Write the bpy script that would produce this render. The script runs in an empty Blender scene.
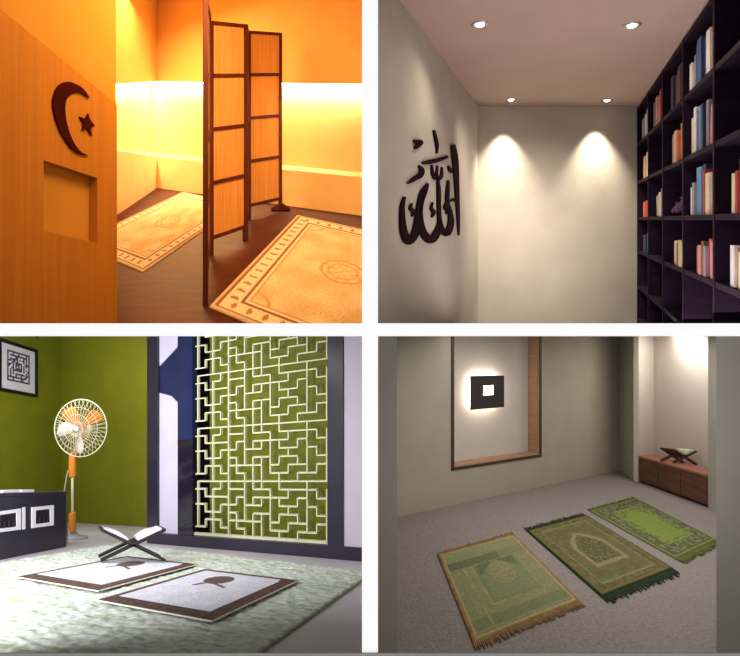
import bpy, bmesh, math, random
from mathutils import Vector, Matrix, noise
random.seed(7)
F = 480.0          # focal length in pixels of the 740x656 frame
CX, CY, H = 370.0, 328.0, 5.0
scene = bpy.context.scene
COL = scene.collection
V = Vector

def lin(c):
    def g(x):
        x = x / 255.0
        return x / 12.92 if x <= .04045 else ((x + .055) / 1.055) ** 2.4
    return tuple(g(x) for x in c)

# ------------------------------------------------------------------ materials
MATS = {}
def mat(name, rgb, rough=.7, rgb2=None, scale=8, stretch=(1, 1, 1), bump=0.0, metal=0, emis=0, spec=.4, detail=4, contrast=1.0, trans=0, coat=0):
    m = bpy.data.materials.new(name); m.use_nodes = True
    nt = m.node_tree; b = nt.nodes['Principled BSDF']
    c1 = lin(rgb) + (1,)
    b.inputs['Roughness'].default_value = rough
    b.inputs['Metallic'].default_value = metal
    b.inputs['Specular IOR Level'].default_value = spec
    b.inputs['Coat Weight'].default_value = coat
    if trans:
        b.inputs['Transmission Weight'].default_value = trans
    c2 = lin(rgb2) + (1,) if rgb2 else tuple(x * .88 for x in c1[:3]) + (1,)
    tc = nt.nodes.new('ShaderNodeTexCoord'); mp = nt.nodes.new('ShaderNodeMapping')
    mp.inputs['Scale'].default_value = stretch
    ns = nt.nodes.new('ShaderNodeTexNoise'); ns.inputs['Scale'].default_value = scale; ns.inputs['Detail'].default_value = detail
    nt.links.new(tc.outputs['Object'], mp.inputs['Vector']); nt.links.new(mp.outputs['Vector'], ns.inputs['Vector'])
    rp = nt.nodes.new('ShaderNodeValToRGB')
    w = .25 / contrast
    rp.color_ramp.elements[0].position = .5 - w; rp.color_ramp.elements[0].color = c2
    rp.color_ramp.elements[1].position = .5 + w; rp.color_ramp.elements[1].color = c1
    nt.links.new(ns.outputs['Fac'], rp.inputs['Fac']); nt.links.new(rp.outputs['Color'], b.inputs['Base Color'])
    if bump:
        bp = nt.nodes.new('ShaderNodeBump'); bp.inputs['Strength'].default_value = bump; bp.inputs['Distance'].default_value = .02
        nt.links.new(ns.outputs['Fac'], bp.inputs['Height']); nt.links.new(bp.outputs['Normal'], b.inputs['Normal'])
    if emis:
        nt.links.new(rp.outputs['Color'], b.inputs['Emission Color'])
        b.inputs['Emission Strength'].default_value = emis
    MATS[name] = m
    return m

def mat_attr(name, scale=60, rough=.95, bump=.4):
    """woven textile: pattern colours on the mesh, yarn noise on top"""
    m = bpy.data.materials.new(name); m.use_nodes = True
    nt = m.node_tree; b = nt.nodes['Principled BSDF']
    at = nt.nodes.new('ShaderNodeAttribute'); at.attribute_name = 'Col'
    tc = nt.nodes.new('ShaderNodeTexCoord')
    ns = nt.nodes.new('ShaderNodeTexNoise'); ns.inputs['Scale'].default_value = scale; ns.inputs['Detail'].default_value = 3
    nt.links.new(tc.outputs['Object'], ns.inputs['Vector'])
    mr = nt.nodes.new('ShaderNodeMapRange'); mr.inputs['From Min'].default_value = .3; mr.inputs['From Max'].default_value = .7
    mr.inputs['To Min'].default_value = .82; mr.inputs['To Max'].default_value = 1.12
    nt.links.new(ns.outputs['Fac'], mr.inputs['Value'])
    mx = nt.nodes.new('ShaderNodeVectorMath'); mx.operation = 'SCALE'
    nt.links.new(at.outputs['Color'], mx.inputs[0]); nt.links.new(mr.outputs['Result'], mx.inputs['Scale'])
    nt.links.new(mx.outputs['Vector'], b.inputs['Base Color'])
    b.inputs['Roughness'].default_value = rough; b.inputs['Specular IOR Level'].default_value = .15
    bp = nt.nodes.new('ShaderNodeBump'); bp.inputs['Strength'].default_value = bump; bp.inputs['Distance'].default_value = .01
    nt.links.new(ns.outputs['Fac'], bp.inputs['Height']); nt.links.new(bp.outputs['Normal'], b.inputs['Normal'])
    MATS[name] = m
    return m

M = MATS
mat('white_paint', (246, 246, 246), .9, (242, 242, 242), spec=.1)
mat('added_border_grey', (125, 122, 120), .6)
mat('outer_dark', (70, 66, 62), .9)
# room one
mat('maple_panel', (200, 136, 54), .65, (182, 118, 40), 3, (9, 9, .35), .05, spec=.2)
mat('ochre_plaster', (208, 154, 66), .85, (200, 144, 56), 3, spec=.2)
mat('niche_edge', (88, 60, 44), .5, (70, 46, 34), 6)
mat('cream_plaster', (236, 205, 150), .8, (230, 196, 140), 5)
mat('amber_plaster', (240, 200, 130), .8, (234, 190, 118), 3)
mat('cream_wainscot', (240, 215, 165), .7, (232, 204, 150), 4)
mat('walnut_floor', (92, 34, 14), .5, (56, 18, 8), 3, (1.5, 6, 1), .03, spec=.2)
mat('dark_walnut', (96, 34, 22), .55, (66, 20, 14), 4, (8, 8, .6), .05, spec=.2)
mat('bamboo_cloth', (226, 170, 100), .85, (192, 128, 66), 6, (16, 16, .25), .08, spec=.1)
mat('maroon_lacquer', (70, 12, 12), .8, (56, 8, 8), 6, spec=.05)
mat('warm_led', (255, 236, 190), .5, (255, 232, 182), emis=9)
# room two
mat('grey_plaster', (196, 190, 180), .85, (180, 172, 162), 2.5, detail=6)
mat('ceiling_paint', (196, 172, 164), .85, (186, 162, 154), 2)
mat('espresso_wood', (36, 18, 42), .65, (24, 11, 30), 4, (1, 1, 4), .03, spec=.1)
mat('dark_letter', (38, 12, 26), .85, (28, 10, 20), 6, spec=.04)
mat('lamp_glow', (255, 250, 240), .4, (255, 248, 236), emis=12)
mat('steel_ring', (190, 188, 184), .3, metal=.8)
mat('page_paper', (222, 212, 190), .9, (205, 192, 168), 40, (1, 1, 8))
# room three
mat('olive_wall', (124, 128, 8), .8, (112, 116, 6), 3)
mat('olive_panel', (108, 112, 14), .7, (98, 102, 10), 3)
mat('pale_tile', (222, 214, 222), .45, (208, 200, 208), 2.2, detail=5)
mat('navy_black', (46, 43, 60), .3, (38, 35, 50), 4, spec=.5)
mat('blue_reflection_glass', (40, 48, 88), .12, (32, 38, 76), 2, spec=.6)  # blue of a reflection on dark glass, put into the base colour
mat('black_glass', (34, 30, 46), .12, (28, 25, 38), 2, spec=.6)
mat('lattice_white', (222, 222, 188), .6, (212, 212, 176), 6)
mat('lilac_paint', (206, 200, 216), .8, (198, 192, 208), 3)
mat('lilac_gloss', (214, 208, 228), .4, (204, 198, 220), 4)
mat('white_gloss', (236, 232, 242), .4, (226, 222, 234), 5)
mat('fan_cream', (236, 232, 196), .5)
mat('fan_orange', (240, 148, 50), .45)
mat('fan_white', (240, 232, 232), .4)
mat('fan_grey', (178, 176, 190), .5)
mat('black_wood', (30, 18, 16), .45, (20, 12, 11), 8)
mat('mat_board', (226, 218, 228), .8)
mat('print_ink', (74, 66, 82), .8)
mat('black_frame', (26, 18, 26), .5)
# room four
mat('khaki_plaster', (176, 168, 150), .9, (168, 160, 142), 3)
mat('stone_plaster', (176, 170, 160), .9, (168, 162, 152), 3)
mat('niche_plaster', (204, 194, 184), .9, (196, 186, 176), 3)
mat('grey_carpet', (152, 142, 136), .98, (124, 115, 111), 55, (1, 1, 1), .35, spec=.1)
mat('niche_wood', (172, 132, 102), .5, (150, 112, 84), 5, (1, 1, 6))
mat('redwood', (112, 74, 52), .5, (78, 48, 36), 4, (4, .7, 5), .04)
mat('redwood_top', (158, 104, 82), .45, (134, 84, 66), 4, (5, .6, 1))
mat('dark_plate', (52, 46, 42), .6)
mat('halo_led', (255, 248, 236), .5, (255, 246, 232), emis=16)
mat('mahogany', (84, 34, 24), .45, (62, 24, 18), 6)
mat('green_page', (196, 206, 180), .8, (150, 165, 130), 30)
mat_attr('rug_textile'); mat_attr('rug_worn', 30)
mat('cord_cream', (200, 200, 170), .6)

# ------------------------------------------------------------------ mesh builder
class MB:
    def __init__(self): self.v = []; self.f = []; self.mi = []; self.c = None
    def add(self, vs, fs, mi=0):
        b = len(self.v); self.v += [V(p) for p in vs]
        for f in fs: self.f.append([b + i for i in f]); self.mi.append(mi)
        return self
    def hexa(self, p, mi=0):      # p: bottom 4 (ccw), top 4
        return self.add(p, [(3, 2, 1, 0), (4, 5, 6, 7), (0, 1, 5, 4), (1, 2, 6, 5), (2, 3, 7, 6), (3, 0, 4, 7)], mi)
    def prism(self, pts, ext, mi=0):
        n = len(pts); ext = V(ext)
        vs = [V(p) for p in pts] + [V(p) + ext for p in pts]
        fs = [tuple(range(n))[::-1], tuple(range(n, 2 * n))] + [(i, (i + 1) % n, n + (i + 1) % n, n + i) for i in range(n)]
        return self.add(vs, fs, mi)
    def box(self, c, sx, sy, sz, mi=0, rot=None):
        c = V(c); R = rot or Matrix.Identity(3)
        p = [(-1, -1, -1), (1, -1, -1), (1, 1, -1), (-1, 1, -1), (-1, -1, 1), (1, -1, 1), (1, 1, 1), (-1, 1, 1)]
        return self.hexa([c + R @ V((a * sx / 2, b * sy / 2, d * sz / 2)) for a, b, d in p], mi)
    def bar(self, a, b, w, t, up=(0, 0, 1), mi=0):
        """straight bar from a to b: w across (along d x up), t along up"""
        a = V(a); b = V(b); d = (b - a).normalized(); u = V(up); s = d.cross(u).normalized() * w / 2; u = s.cross(d).normalized() * t / 2
        return self.hexa([a - s - u, a + s - u, b + s - u, b - s - u, a - s + u, a + s + u, b + s + u, b - s + u], mi)
    def ring_plate(self, outer, inner, ext, mi=0):
        ext = V(ext); o = [V(p) for p in outer]; i = [V(p) for p in inner]; n = len(o)
        vs = o + i + [p + ext for p in o] + [p + ext for p in i]; fs = []
        for k in range(n):
            j = (k + 1) % n
            fs += [(k, j, n + j, n + k), (2 * n + k, 3 * n + k, 3 * n + j, 2 * n + j), (k, 2 * n + k, 2 * n + j, j), (n + k, n + j, 3 * n + j, 3 * n + k)]
        return self.add(vs, fs, mi)
    def tube(self, pts, r, seg=10, mi=0, closed=False):
        pts = [V(p) for p in pts]; n = len(pts); rs = r if isinstance(r, (list, tuple)) else [r] * n
        vs = []; up = None
        for i, p in enumerate(pts):
            a = pts[i - 1] if (i > 0 or closed) else p; b = pts[(i + 1) % n] if (i < n - 1 or closed) else p
            d = (b - a).normalized()
            if up is None: up = d.orthogonal().normalized()
            up = (up - d * up.dot(d)).normalized(); s = d.cross(up)
            for k in range(seg):
                t = 2 * math.pi * k / seg; vs.append(p + (up * math.cos(t) + s * math.sin(t)) * rs[i])
        fs = []
        for i in range(n if closed else n - 1):
            j = (i + 1) % n
            for k in range(seg):
                l = (k + 1) % seg; fs.append((i * seg + k, i * seg + l, j * seg + l, j * seg + k))
        if not closed: fs += [tuple(range(seg))[::-1], tuple((n - 1) * seg + k for k in range(seg))]
        return self.add(vs, fs, mi)
    def lathe(self, c, prof, seg=28, mi=0, axis=None):
        c = V(c); ax = V(axis or (0, 0, 1)).normalized(); u = ax.orthogonal().normalized(); w = ax.cross(u)
        vs = []
        for r, z in prof:
            for k in range(seg):
                t = 2 * math.pi * k / seg; vs.append(c + ax * z + (u * math.cos(t) + w * math.sin(t)) * r)
        n = len(prof); fs = [(i * seg + k, i * seg + (k + 1) % seg, (i + 1) * seg + (k + 1) % seg, (i + 1) * seg + k) for i in range(n - 1) for k in range(seg)]
        fs += [tuple(range(seg))[::-1], tuple((n - 1) * seg + k for k in range(seg))]
        return self.add(vs, fs, mi)
    def build(self, name, mats, parent=None, origin=None, smooth=False, bevel=0, clip=None, kind=None, label=None, cols=None):
        me = bpy.data.meshes.new(name); 
        if parent is not None: org = V(parent.location) if parent.parent is None else V(parent.parent.location) + V(parent.location)
        elif origin is not None: org = V(origin)
        else:
            lo = [min(p[i] for p in self.v) for i in range(3)]; hi = [max(p[i] for p in self.v) for i in range(3)]
            org = V(((lo[0] + hi[0]) / 2, (lo[1] + hi[1]) / 2, lo[2]))
        me.from_pydata([p - org for p in self.v], [], self.f)
        if not isinstance(mats, (list, tuple)): mats = [mats]
        for m in mats: me.materials.append(M[m] if isinstance(m, str) else m)
        for p, mi in zip(me.polygons, self.mi): p.material_index = mi; p.use_smooth = smooth
        if cols:
            ca = me.color_attributes.new('Col', 'FLOAT_COLOR', 'POINT')
            for i, c in enumerate(cols): ca.data[i].color = (c[0], c[1], c[2], 1)
        bm = bmesh.new(); bm.from_mesh(me)
        if clip:
            for co, no in clip:
                g = bm.verts[:] + bm.edges[:] + bm.faces[:]
                bmesh.ops.bisect_plane(bm, geom=g, plane_co=V(co) - org, plane_no=V(no), clear_outer=True)
        if not cols: bmesh.ops.recalc_face_normals(bm, faces=bm.faces[:])
        bm.to_mesh(me); bm.free()
        o = bpy.data.objects.new(name, me); COL.objects.link(o)
        if parent is not None: o.parent = parent
        else: o.location = org
        if bevel:
            md = o.modifiers.new('bevel', 'BEVEL'); md.width = bevel; md.segments = 2; md.limit_method = 'ANGLE'
        if kind: o['kind'] = kind
        if label: o['label'] = label
        return o

def tag(o, label, cat, group=None):
    o['label'] = label; o['category'] = cat
    if group: o['group'] = group
    return o
def thing(name, loc, label, cat, group=None):
    o = bpy.data.objects.new(name, None); o.empty_display_size = .1; COL.objects.link(o); o.location = V(loc)
    return tag(o, label, cat, group)
def S(o, label=None, cat=None):
    o['kind'] = 'structure'
    if label: o['label'] = label
    return o

CL = {'L': ((-.013, 0, 0), (1, 0, 0)), 'R': ((.013, 0, 0), (-1, 0, 0)), 'T': ((0, 0, H + .012), (0, 0, -1)), 'B': ((0, 0, H - .030), (0, 0, 1))}

class Room:
    def __init__(s, yh, h, cl): s.yh = yh; s.h = h; s.k = (CY - yh) / F; s.clip = [CL[c] for c in cl]
    def W(s, x, y, z): return V((x, y, H + s.k * y - s.h + z))
    def fl(s, px, py, z=0):
        y = (s.h - z) * F / (py - s.yh); return ((px - CX) / F * y, y)
    def on(s, L, px):          # plan point of the line L seen at column px
        (x0, y0), (x1, y1) = L; r = (px - CX) / F
        t = (r * y0 - x0) / ((x1 - x0) - r * (y1 - y0)); return (x0 + (x1 - x0) * t, y0 + (y1 - y0) * t)
    def z(s, py, y): return s.h - (py - s.yh) * y / F
    def pl(s, L, px, py, off=0):     # world point on the upright plane over L, moved off along its normal towards the camera
        x, y = s.on(L, px); n = s.nrm(L)
        return s.W(x, y, s.z(py, y)) + n * off
    def nrm(s, L):
        d = V((L[1][0] - L[0][0], L[1][1] - L[0][1], 0)).normalized(); n = V((d.y, -d.x, 0))
        return n if n.dot(V((-L[0][0], -L[0][1], 0))) > 0 else -n
    def wall(s, name, L, z0, z1, m, th=.06, label=None, clip=True):
        n = s.nrm(L) * -th; (x0, y0), (x1, y1) = L
        b = MB().prism([s.W(x0, y0, z0), s.W(x1, y1, z0), s.W(x1, y1, z1), s.W(x0, y0, z1)], n)
        return S(b.build(name, m, clip=s.clip if clip else None), label)
    def slab(s, name, pts, z, th, m, label=None):
        b = MB().prism([s.W(x, y, z) for x, y in pts], (0, 0, -th)); return S(b.build(name, m, clip=s.clip), label)

R1 = Room(71, 1.6, 'LT'); R2 = Room(220, 1.5, 'RT'); R3 = Room(482, .75, 'LB'); R4 = Room(375, 1.5, 'RB')
def P(px, py, Y): return V(((px - CX) / F * Y, Y, H - (py - CY) / F * Y))

# ------------------------------------------------------------------ added front wall with four openings, added dividing walls, added outer box
def frame_rects(rects, y0, y1, name, m, **k):
    b = MB()
    for (x0, x1, z0, z1) in rects:
        b.hexa([(x0, y0, z0), (x1, y0, z0), (x1, y1, z0), (x0, y1, z0), (x0, y0, z1), (x1, y0, z1), (x1, y1, z1), (x0, y1, z1)])
    return S(b.build(name, m), **k)
D0 = 1.0
def X0(px): return (px - CX) / F * D0
def Z0(py): return H - (py - CY) / F * D0
frame_rects([(-8, 8, Z0(-40), H + 8), (-8, 8, H - 6, Z0(696)), (-8, X0(-40), Z0(696), Z0(-40)), (X0(780), 8, Z0(696), Z0(-40))], D0, D0 + .03, 'added_wall_front', 'white_paint',
            label='added white front wall around the four room openings')  # added shell front, lets world light in only through the openings
S(MB().box(((X0(362) + X0(378)) / 2, D0 + .015, (Z0(696) + Z0(-40)) / 2), X0(378) - X0(362), .03, Z0(-40) - Z0(696)).build('trim_1', 'white_paint'), 'upright white trim between the left and the right rooms')
b = MB()
for a, c in ((-40, 362), (378, 780)):
    b.box(((X0(a) + X0(c)) / 2, D0 + .015, (Z0(323.3) + Z0(336.2)) / 2), X0(c) - X0(a), .03, Z0(323.3) - Z0(336.2))
S(b.build('trim_2', 'white_paint'), 'level white trim between the upper and the lower rooms')
S(MB().box((0, D0 - .0015, (Z0(652.6)+Z0(696))/2), X0(780) - X0(-40), .002, Z0(652.6) - Z0(696)).build('added_border_strip', 'added_border_grey'), 'added grey border strip along the bottom of the lower openings')  # added border strip, not part of any room
S(MB().box((0, 5.7, H + 1), .022, 9.3, 14 - .2).build('wall_center_added', 'grey_plaster'), 'added light-stopping wall between left and right rooms')  # added divider, stops light leaking between left and right
b = MB(); b.box((-4, 5.7, H), 7.9, 9.3, .020); b.box((4, 5.7, H), 7.9, 9.3, .020)
S(b.build('floor_upper_added', 'outer_dark'), 'added light-stopping deck between the upper and the lower rooms')  # added separator, keeps upper and lower room light apart
for nm, c, s in (('wall_left', (-8.03, 5.7, H + 1), (.06, 9.4, 14)), ('wall_right', (8.03, 5.7, H + 1), (.06, 9.4, 14)), ('wall_back', (0, 10.4, H + 1), (16, .06, 14)),
                 ('ceiling', (0, 5.7, H + 8.03), (16, 9.4, .06)), ('floor', (0, 5.7, H - 6.03), (16, 9.4, .06))):  # ceiling and floor of the added light-blocking box
    S(MB().box(c, *s).build(nm, 'outer_dark'), 'outer ' + nm.replace('_', ' ') + ' of the added light-blocking box')  # unseen box added to keep world light out of the rooms

# ------------------------------------------------------------------ textiles
def vn(x, y, s=0): return noise.noise(V((x, y, s * 7.3)))
def mixc(a, b, t): t = max(0, min(1, t)); return tuple(a[i] * (1 - t) + b[i] * t for i in range(3))
def rug(room, name, cor, colf, label, cat, group=None, nu=110, nv=150, th=.014, z0=0.0, m='rug_textile', tuft=.003, fringe=None, fr_len=.05, clip=True):
    """cor: plan corners far-left, far-right, near-right, near-left; colf(u, v) gives its sRGB colour"""
    (a, b_, c, d) = [V((p[0], p[1])) for p in cor]
    def Q(u, v): return (a * (1 - u) + b_ * u) * (1 - v) + (d * (1 - u) + c * u) * v
    cc = Q(.5, .5); org = room.W(cc.x, cc.y, z0)
    root = thing(name, org, label, cat, group)
    mb = MB(); cols = []
    for j in range(nv + 1):
        for i in range(nu + 1):
            u = i / nu; v = j / nv; q = Q(u, v)
            edge = min(u, 1 - u, v, 1 - v) < 1e-6
            mb.v.append(room.W(q.x, q.y, z0 + (th * .55 if edge else th + tuft * vn(u * 60, v * 80, 3))))
            cols.append(lin(colf(u, v)))
    W_ = nu + 1
    for j in range(nv):
        for i in range(nu):
            mb.f.append([j * W_ + i, (j + 1) * W_ + i, (j + 1) * W_ + i + 1, j * W_ + i + 1]); mb.mi.append(0)
    loop = [i for i in range(nu + 1)] + [j * W_ + nu for j in range(1, nv + 1)] + [nv * W_ + i for i in range(nu - 1, -1, -1)] + [j * W_ for j in range(nv - 1, 0, -1)]
    base = len(mb.v)
    for k in loop:
        p = mb.v[k].copy(); u = (k % W_) / nu; v = (k // W_) / nv; q = Q(u, v)
        mb.v.append(room.W(q.x, q.y, z0 + .001)); cols.append(cols[k])
    n = len(loop)
    for k in range(n):
        mb.f.append([loop[k], loop[(k + 1) % n], base + (k + 1) % n, base + k]); mb.mi.append(0)
    o = mb.build('pile', m, root, cols=cols, clip=room.clip if clip else None, smooth=True)
    if fringe:
        fc, n_s = fringe
        mm = mat('fringe_' + name + '_%d' % len(M), fc, .95, tuple(x * .7 for x in fc), 30)
        for v0, dv in ((1, 1), (0, -1)):
            fb = MB(); ln = (d - a).length
            for k in range(n_s):
                u = (k + .5) / n_s
                q0 = Q(u, v0); L_ = fr_len * random.uniform(.7, 1.2); q1 = Q(u + random.uniform(-.006, .006), v0 + dv * L_ / ln)
                w = (b_ - a).normalized() * ((b_ - a).length / n_s * .38)
                z1 = z0 + random.uniform(.001, .008)
                fb.prism([room.W(*(q0 - w), z0 + .003), room.W(*(q0 + w), z0 + .003), room.W(*(q1 + w * .5), z1), room.W(*(q1 - w * .5), z1)], (0, 0, .007))
            fb.build('fringe', mm, root, clip=room.clip if clip else None)
    return root

# =================================================================== ROOM ONE (amber room, upper left)
C = R1.fl(157, 188); Rr = R1.fl(362, 215.8); Ll = R1.fl(117, 215)
dirR = V((Rr[0] - C[0], Rr[1] - C[1])).normalized(); dirL = V((Ll[0] - C[0], Ll[1] - C[1])).normalized()
Rend = (C[0] + dirR.x * 3.2, C[1] + dirR.y * 3.2); Lend = (C[0] + dirL.x * 2.2, C[1] + dirL.y * 2.2)
LR = (C, Rend); LLn = (C, Lend)
R1.slab('floor', [(-5.2, 2.95), (-.012, 2.95), (-.012, 7.2), (-5.2, 7.2)], 0, .05, 'walnut_floor', 'dark walnut floor of the amber room')
R1.slab('ceiling', [(-5.2, 1.1), (-.012, 1.1), (-.012, 7.6), (-5.2, 7.6)], 2.85, .05, 'amber_plaster', 'ceiling of the amber room')
# recessed lit wall, bulkhead above, wainscot below
off = .22
def shifted(L, o):
    n = R1.nrm(L) * -o; return ((L[0][0] + n.x, L[0][1] + n.y), (L[1][0] + n.x, L[1][1] + n.y))
nR = R1.nrm(LR); nL = R1.nrm(LLn)
# far corner of the recess
def isect(A, B):
    (x1, y1), (x2, y2) = A; (x3, y3), (x4, y4) = B
    d = (x1 - x2) * (y3 - y4) - (y1 - y2) * (x3 - x4)
    a = x1 * y2 - y1 * x2; c = x3 * y4 - y3 * x4
    return ((a * (x3 - x4) - (x1 - x2) * c) / d, (a * (y3 - y4) - (y1 - y2) * c) / d)
A_, B_ = shifted(LR, off), shifted(LLn, off); C2 = isect(A_, B_)
R1.wall('wall_back', (C2, A_[1]), .3, 1.75, 'cream_plaster', label='glowing recess of the long back wall')
R1.wall('wall_left', (C2, B_[1]), .3, 1.75, 'cream_plaster', label='glowing recess left of the corner')
def thick(name, L, Lb, z0a, z1a, z0b, z1b, m, label):
    (x0, y0), (x1, y1) = L; (u0, v0), (u1, v1) = Lb; W = R1.W
    b = MB().hexa([W(x0, y0, z0a), W(x1, y1, z0b), W(u1, v1, z0b), W(u0, v0, z0a), W(x0, y0, z1a), W(x1, y1, z1b), W(u1, v1, z1b), W(u0, v0, z1a)])
    return S(b.build(name, m, clip=R1.clip), label)
Ain, Bin = (C2, A_[1]), (C2, B_[1])
thick('wall_back_wainscot', LR, Ain, 0, .425, 0, .425, 'cream_wainscot', 'low cream wainscot ledge under the glowing band')
thick('wall_left_wainscot', LLn, Bin, 0, .425, 0, .95, 'cream_wainscot', 'low cream wainscot ledge left of the corner')
thick('wall_back_bulkhead', LR, Ain, 1.455, 2.85, 1.455, 2.85, 'amber_plaster', 'amber bulkhead wall above the glowing band')
thick('wall_left_bulkhead', LLn, Bin, 1.455, 2.85, 1.455, 2.85, 'amber_plaster', 'amber bulkhead wall left of the corner')
# cove LED strips tucked in the slot under the bulkhead
def cove(L, Lb, t0, t1, label):
    (x0, y0), (x1, y1) = Lb; n = R1.nrm(L)
    p0 = R1.W(x0 + (x1 - x0) * t0, y0 + (y1 - y0) * t0, 1.43) + n * .035; p1 = R1.W(x0 + (x1 - x0) * t1, y0 + (y1 - y0) * t1, 1.43) + n * .035
    return tag(MB().bar(p0, p1, .05, .03).build('cove_light', 'warm_led', clip=R1.clip), label, 'light', 'cove lights')
cove(LR, Ain, .02, .99, 'glowing cream strip light under the long amber bulkhead')
cove(LLn, Bin, .04, .9, 'glowing cream strip light left of the room corner')

# left side wall: maple panelling with a slanting top and a square niche
WL = ((-1.529, 2.9), (-1.497, 1.70))
q = lambda x, y, o=0: R1.pl(WL, x, y, o)
nW = R1.nrm(WL)
outer = [q(-38, 330), q(117, 330), q(117, 104.5), q(-38, -23)]
inner = [q(43.5, 230.5), q(97, 243), q(97.5, 178), q(43.5, 160)]
S(MB().ring_plate(outer, inner, nW * -.05).build('wall_left_panelling', 'maple_panel', clip=R1.clip), 'maple panelled side wall with slanting top and square niche')
S(MB().prism([q(40, 250, -.046), q(101, 250, -.046), q(101, 152, -.046), q(40, 152, -.046)], nW * -.03).build('wall_left_niche', 'ochre_plaster', clip=R1.clip), 'amber back of the square niche')
S(MB().prism([q(-38, -23, -.006), q(117, 104.5, -.006), q(117, -60, -.006), q(-38, -60, -.006)], nW * -.05).build('wall_left_plaster', 'ochre_plaster', clip=R1.clip), 'smooth amber wall above the maple panelling')
cres = [(335,195),(312,158),(290,130),(262,108),(235,95),(205,83),(180,80),(150,86),(125,100),(105,122),(92,150),(82,185),(78,220),(80,262),(88,300),(99,345),(115,390),(133,432),(155,470),(182,512),(210,545),(238,568),(265,582),(298,588),(330,588),
        (305,580),(280,570),(257,548),(235,520),(216,486),(200,450),(188,415),(178,380),(169,340),(165,300),(163,262),(165,230),(172,204),(185,185),(200,170),(220,160),(240,155),(260,155),(282,163),(300,175)]
k69 = lambda p: q(40 + p[0] / 6.9, 70 + p[1] / 6.9, .002)
tag(MB().prism([k69(p) for p in cres], nW * .008).build('crescent_ornament', 'maroon_lacquer', bevel=.002), 'dark maroon crescent moon ornament on maple wall above the niche', 'ornament')
star = [(322,298),(337,345),(370,384),(340,398),(348,456),(316,408),(282,416),(291,368),(260,320),(303,337)]
tag(MB().prism([k69(p) for p in star], nW * .008).build('star_ornament', 'maroon_lacquer', bevel=.002), 'small dark maroon five-pointed star inside the crescent curve', 'ornament')

# folding screen
zt = 2.04
def fp(px, y): return ((px - CX) / F * y, y)
foot = {0: fp(205.6, 3.26), 1: fp(209.2, 4.18), 2: fp(246.5, 4.53), 3: fp(247.5, 5.2), 4: fp(281.5, 5.52)}
root = thing('folding_screen', R1.W(foot[1][0], foot[1][1], 0), 'folding screen of dark wooden frames with amber bamboo panels', 'folding screen')
def screen_panel(i, j, rails, ztop=zt, inset=.0):
    (x0, y0), (x1, y1) = foot[i], foot[j]; d = V((x1 - x0, y1 - y0)); ln = d.length; d /= ln
    a = V((x0, y0)) + d * .018; b_ = V((x1, y1)) - d * .018; nn = V((d.y, -d.x)) * .018
    W = R1.W; fr = MB()
    for p in (a, b_):
        w = d * .017
        c4 = [p - w - nn, p + w - nn, p + w + nn, p - w + nn]
        fr.hexa([W(c.x, c.y, 0.0) for c in c4] + [W(c.x, c.y, ztop) for c in c4])
    for z in rails:
        s = V((a.x, a.y)); e = V((b_.x, b_.y)); n2 = nn * .8
        c4 = [s - n2, e - n2, e + n2, s + n2]
        fr.hexa([W(c.x, c.y, z - .017) for c in c4] + [W(c.x, c.y, z + .017) for c in c4])
    f_ = fr.build('frame', 'dark_walnut', root, bevel=.003)
    for z0, z1 in zip(rails[:-1], rails[1:]):
        n2 = nn * .15; c4 = [a - n2, b_ - n2, b_ + n2, a + n2]
        MB().hexa([W(c.x, c.y, min(z0, z1) + .015) for c in c4] + [W(c.x, c.y, max(z0, z1) - .015) for c in c4]).build('bamboo_panel', 'bamboo_cloth', f_)
    return f_
rails = [zt - .017, 1.56, 1.09, .62, .14]
screen_panel(0, 1, [2.083] + rails[1:], 2.10); screen_panel(1, 2, rails); screen_panel(2, 3, rails); screen_panel(3, 4, rails)
for (x, y) in (foot[4],):
    fb = MB(); W = R1.W
    for sx in (-1, 1):
        fb.prism([W(x - .01, y, .0), W(x + sx * .11, y - .03, 0), W(x + sx * .11, y - .03, .02), W(x + sx * .02, y, .075), W(x - .01, y, .075)], (0.0, -.03, 0))
    fb.build('foot', 'dark_walnut', root)

def pat_gold(u, v):
    e = min(u, 1 - u) * 1.0, min(v, 1 - v) * 1.5
    d = min(e); cream = (244, 232, 206); gold = (218, 166, 92); brown = (150, 96, 52)
    field = mixc((240, 222, 186), (226, 196, 146), .5 + vn(u * 7, v * 9) * 1.2)
    if d < .02: return (228, 206, 164)
    if d < .035: return brown
    if d < .12:
        t = (u if e[1] < e[0] else v * 1.5); ph = math.sin(t * 75) * math.sin((d - .035) / .085 * math.pi)
        return (186, 136, 84) if ph > .55 else cream
    if d < .137: return brown
    if d < .155: return cream
    if d < .162: return (196, 150, 100)
    r = math.hypot((u - .5) / .8, (v - .5) * 1.35 / .8)
    if abs(r - .15) < .012 or abs(r - .10) < .008: return (214, 176, 124)
    if r < .15: return mixc((240, 222, 184), (226, 198, 150), .5 + .5 * math.sin(math.atan2(v - .5, u - .5) * 8))
    # corner motifs
    rc = math.hypot(e[0] - .155, e[1] - .155)
    if abs(rc - .10) < .01: return (214, 174, 120)
    return field
W_ = [R1.fl(*p) for p in ((183, 192.5), (241, 205.4), (143, 273), (74, 244.6))]
rug(R1, 'patterned_rug', W_, pat_gold, 'cream and gold rug between maple wall and folding screen', 'rug', 'patterned rugs of the amber room', nu=120, nv=160, tuft=.001)
a = V(R1.fl(297.1, 215.8)); vp1 = V(((436 - CX) / F, 1)).normalized(); vp2 = V(((-362 - CX) / F, 1)).normalized()
n_ = a - vp1 * 2.08; r_ = a - vp2 * 1.75; d_ = n_ - vp2 * 1.75
rug(R1, 'patterned_rug', [a, r_, d_, n_], pat_gold, 'cream and gold rug on dark floor right of the folding screen', 'rug', 'patterned rugs of the amber room', nu=120, nv=160, tuft=.001)

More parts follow.
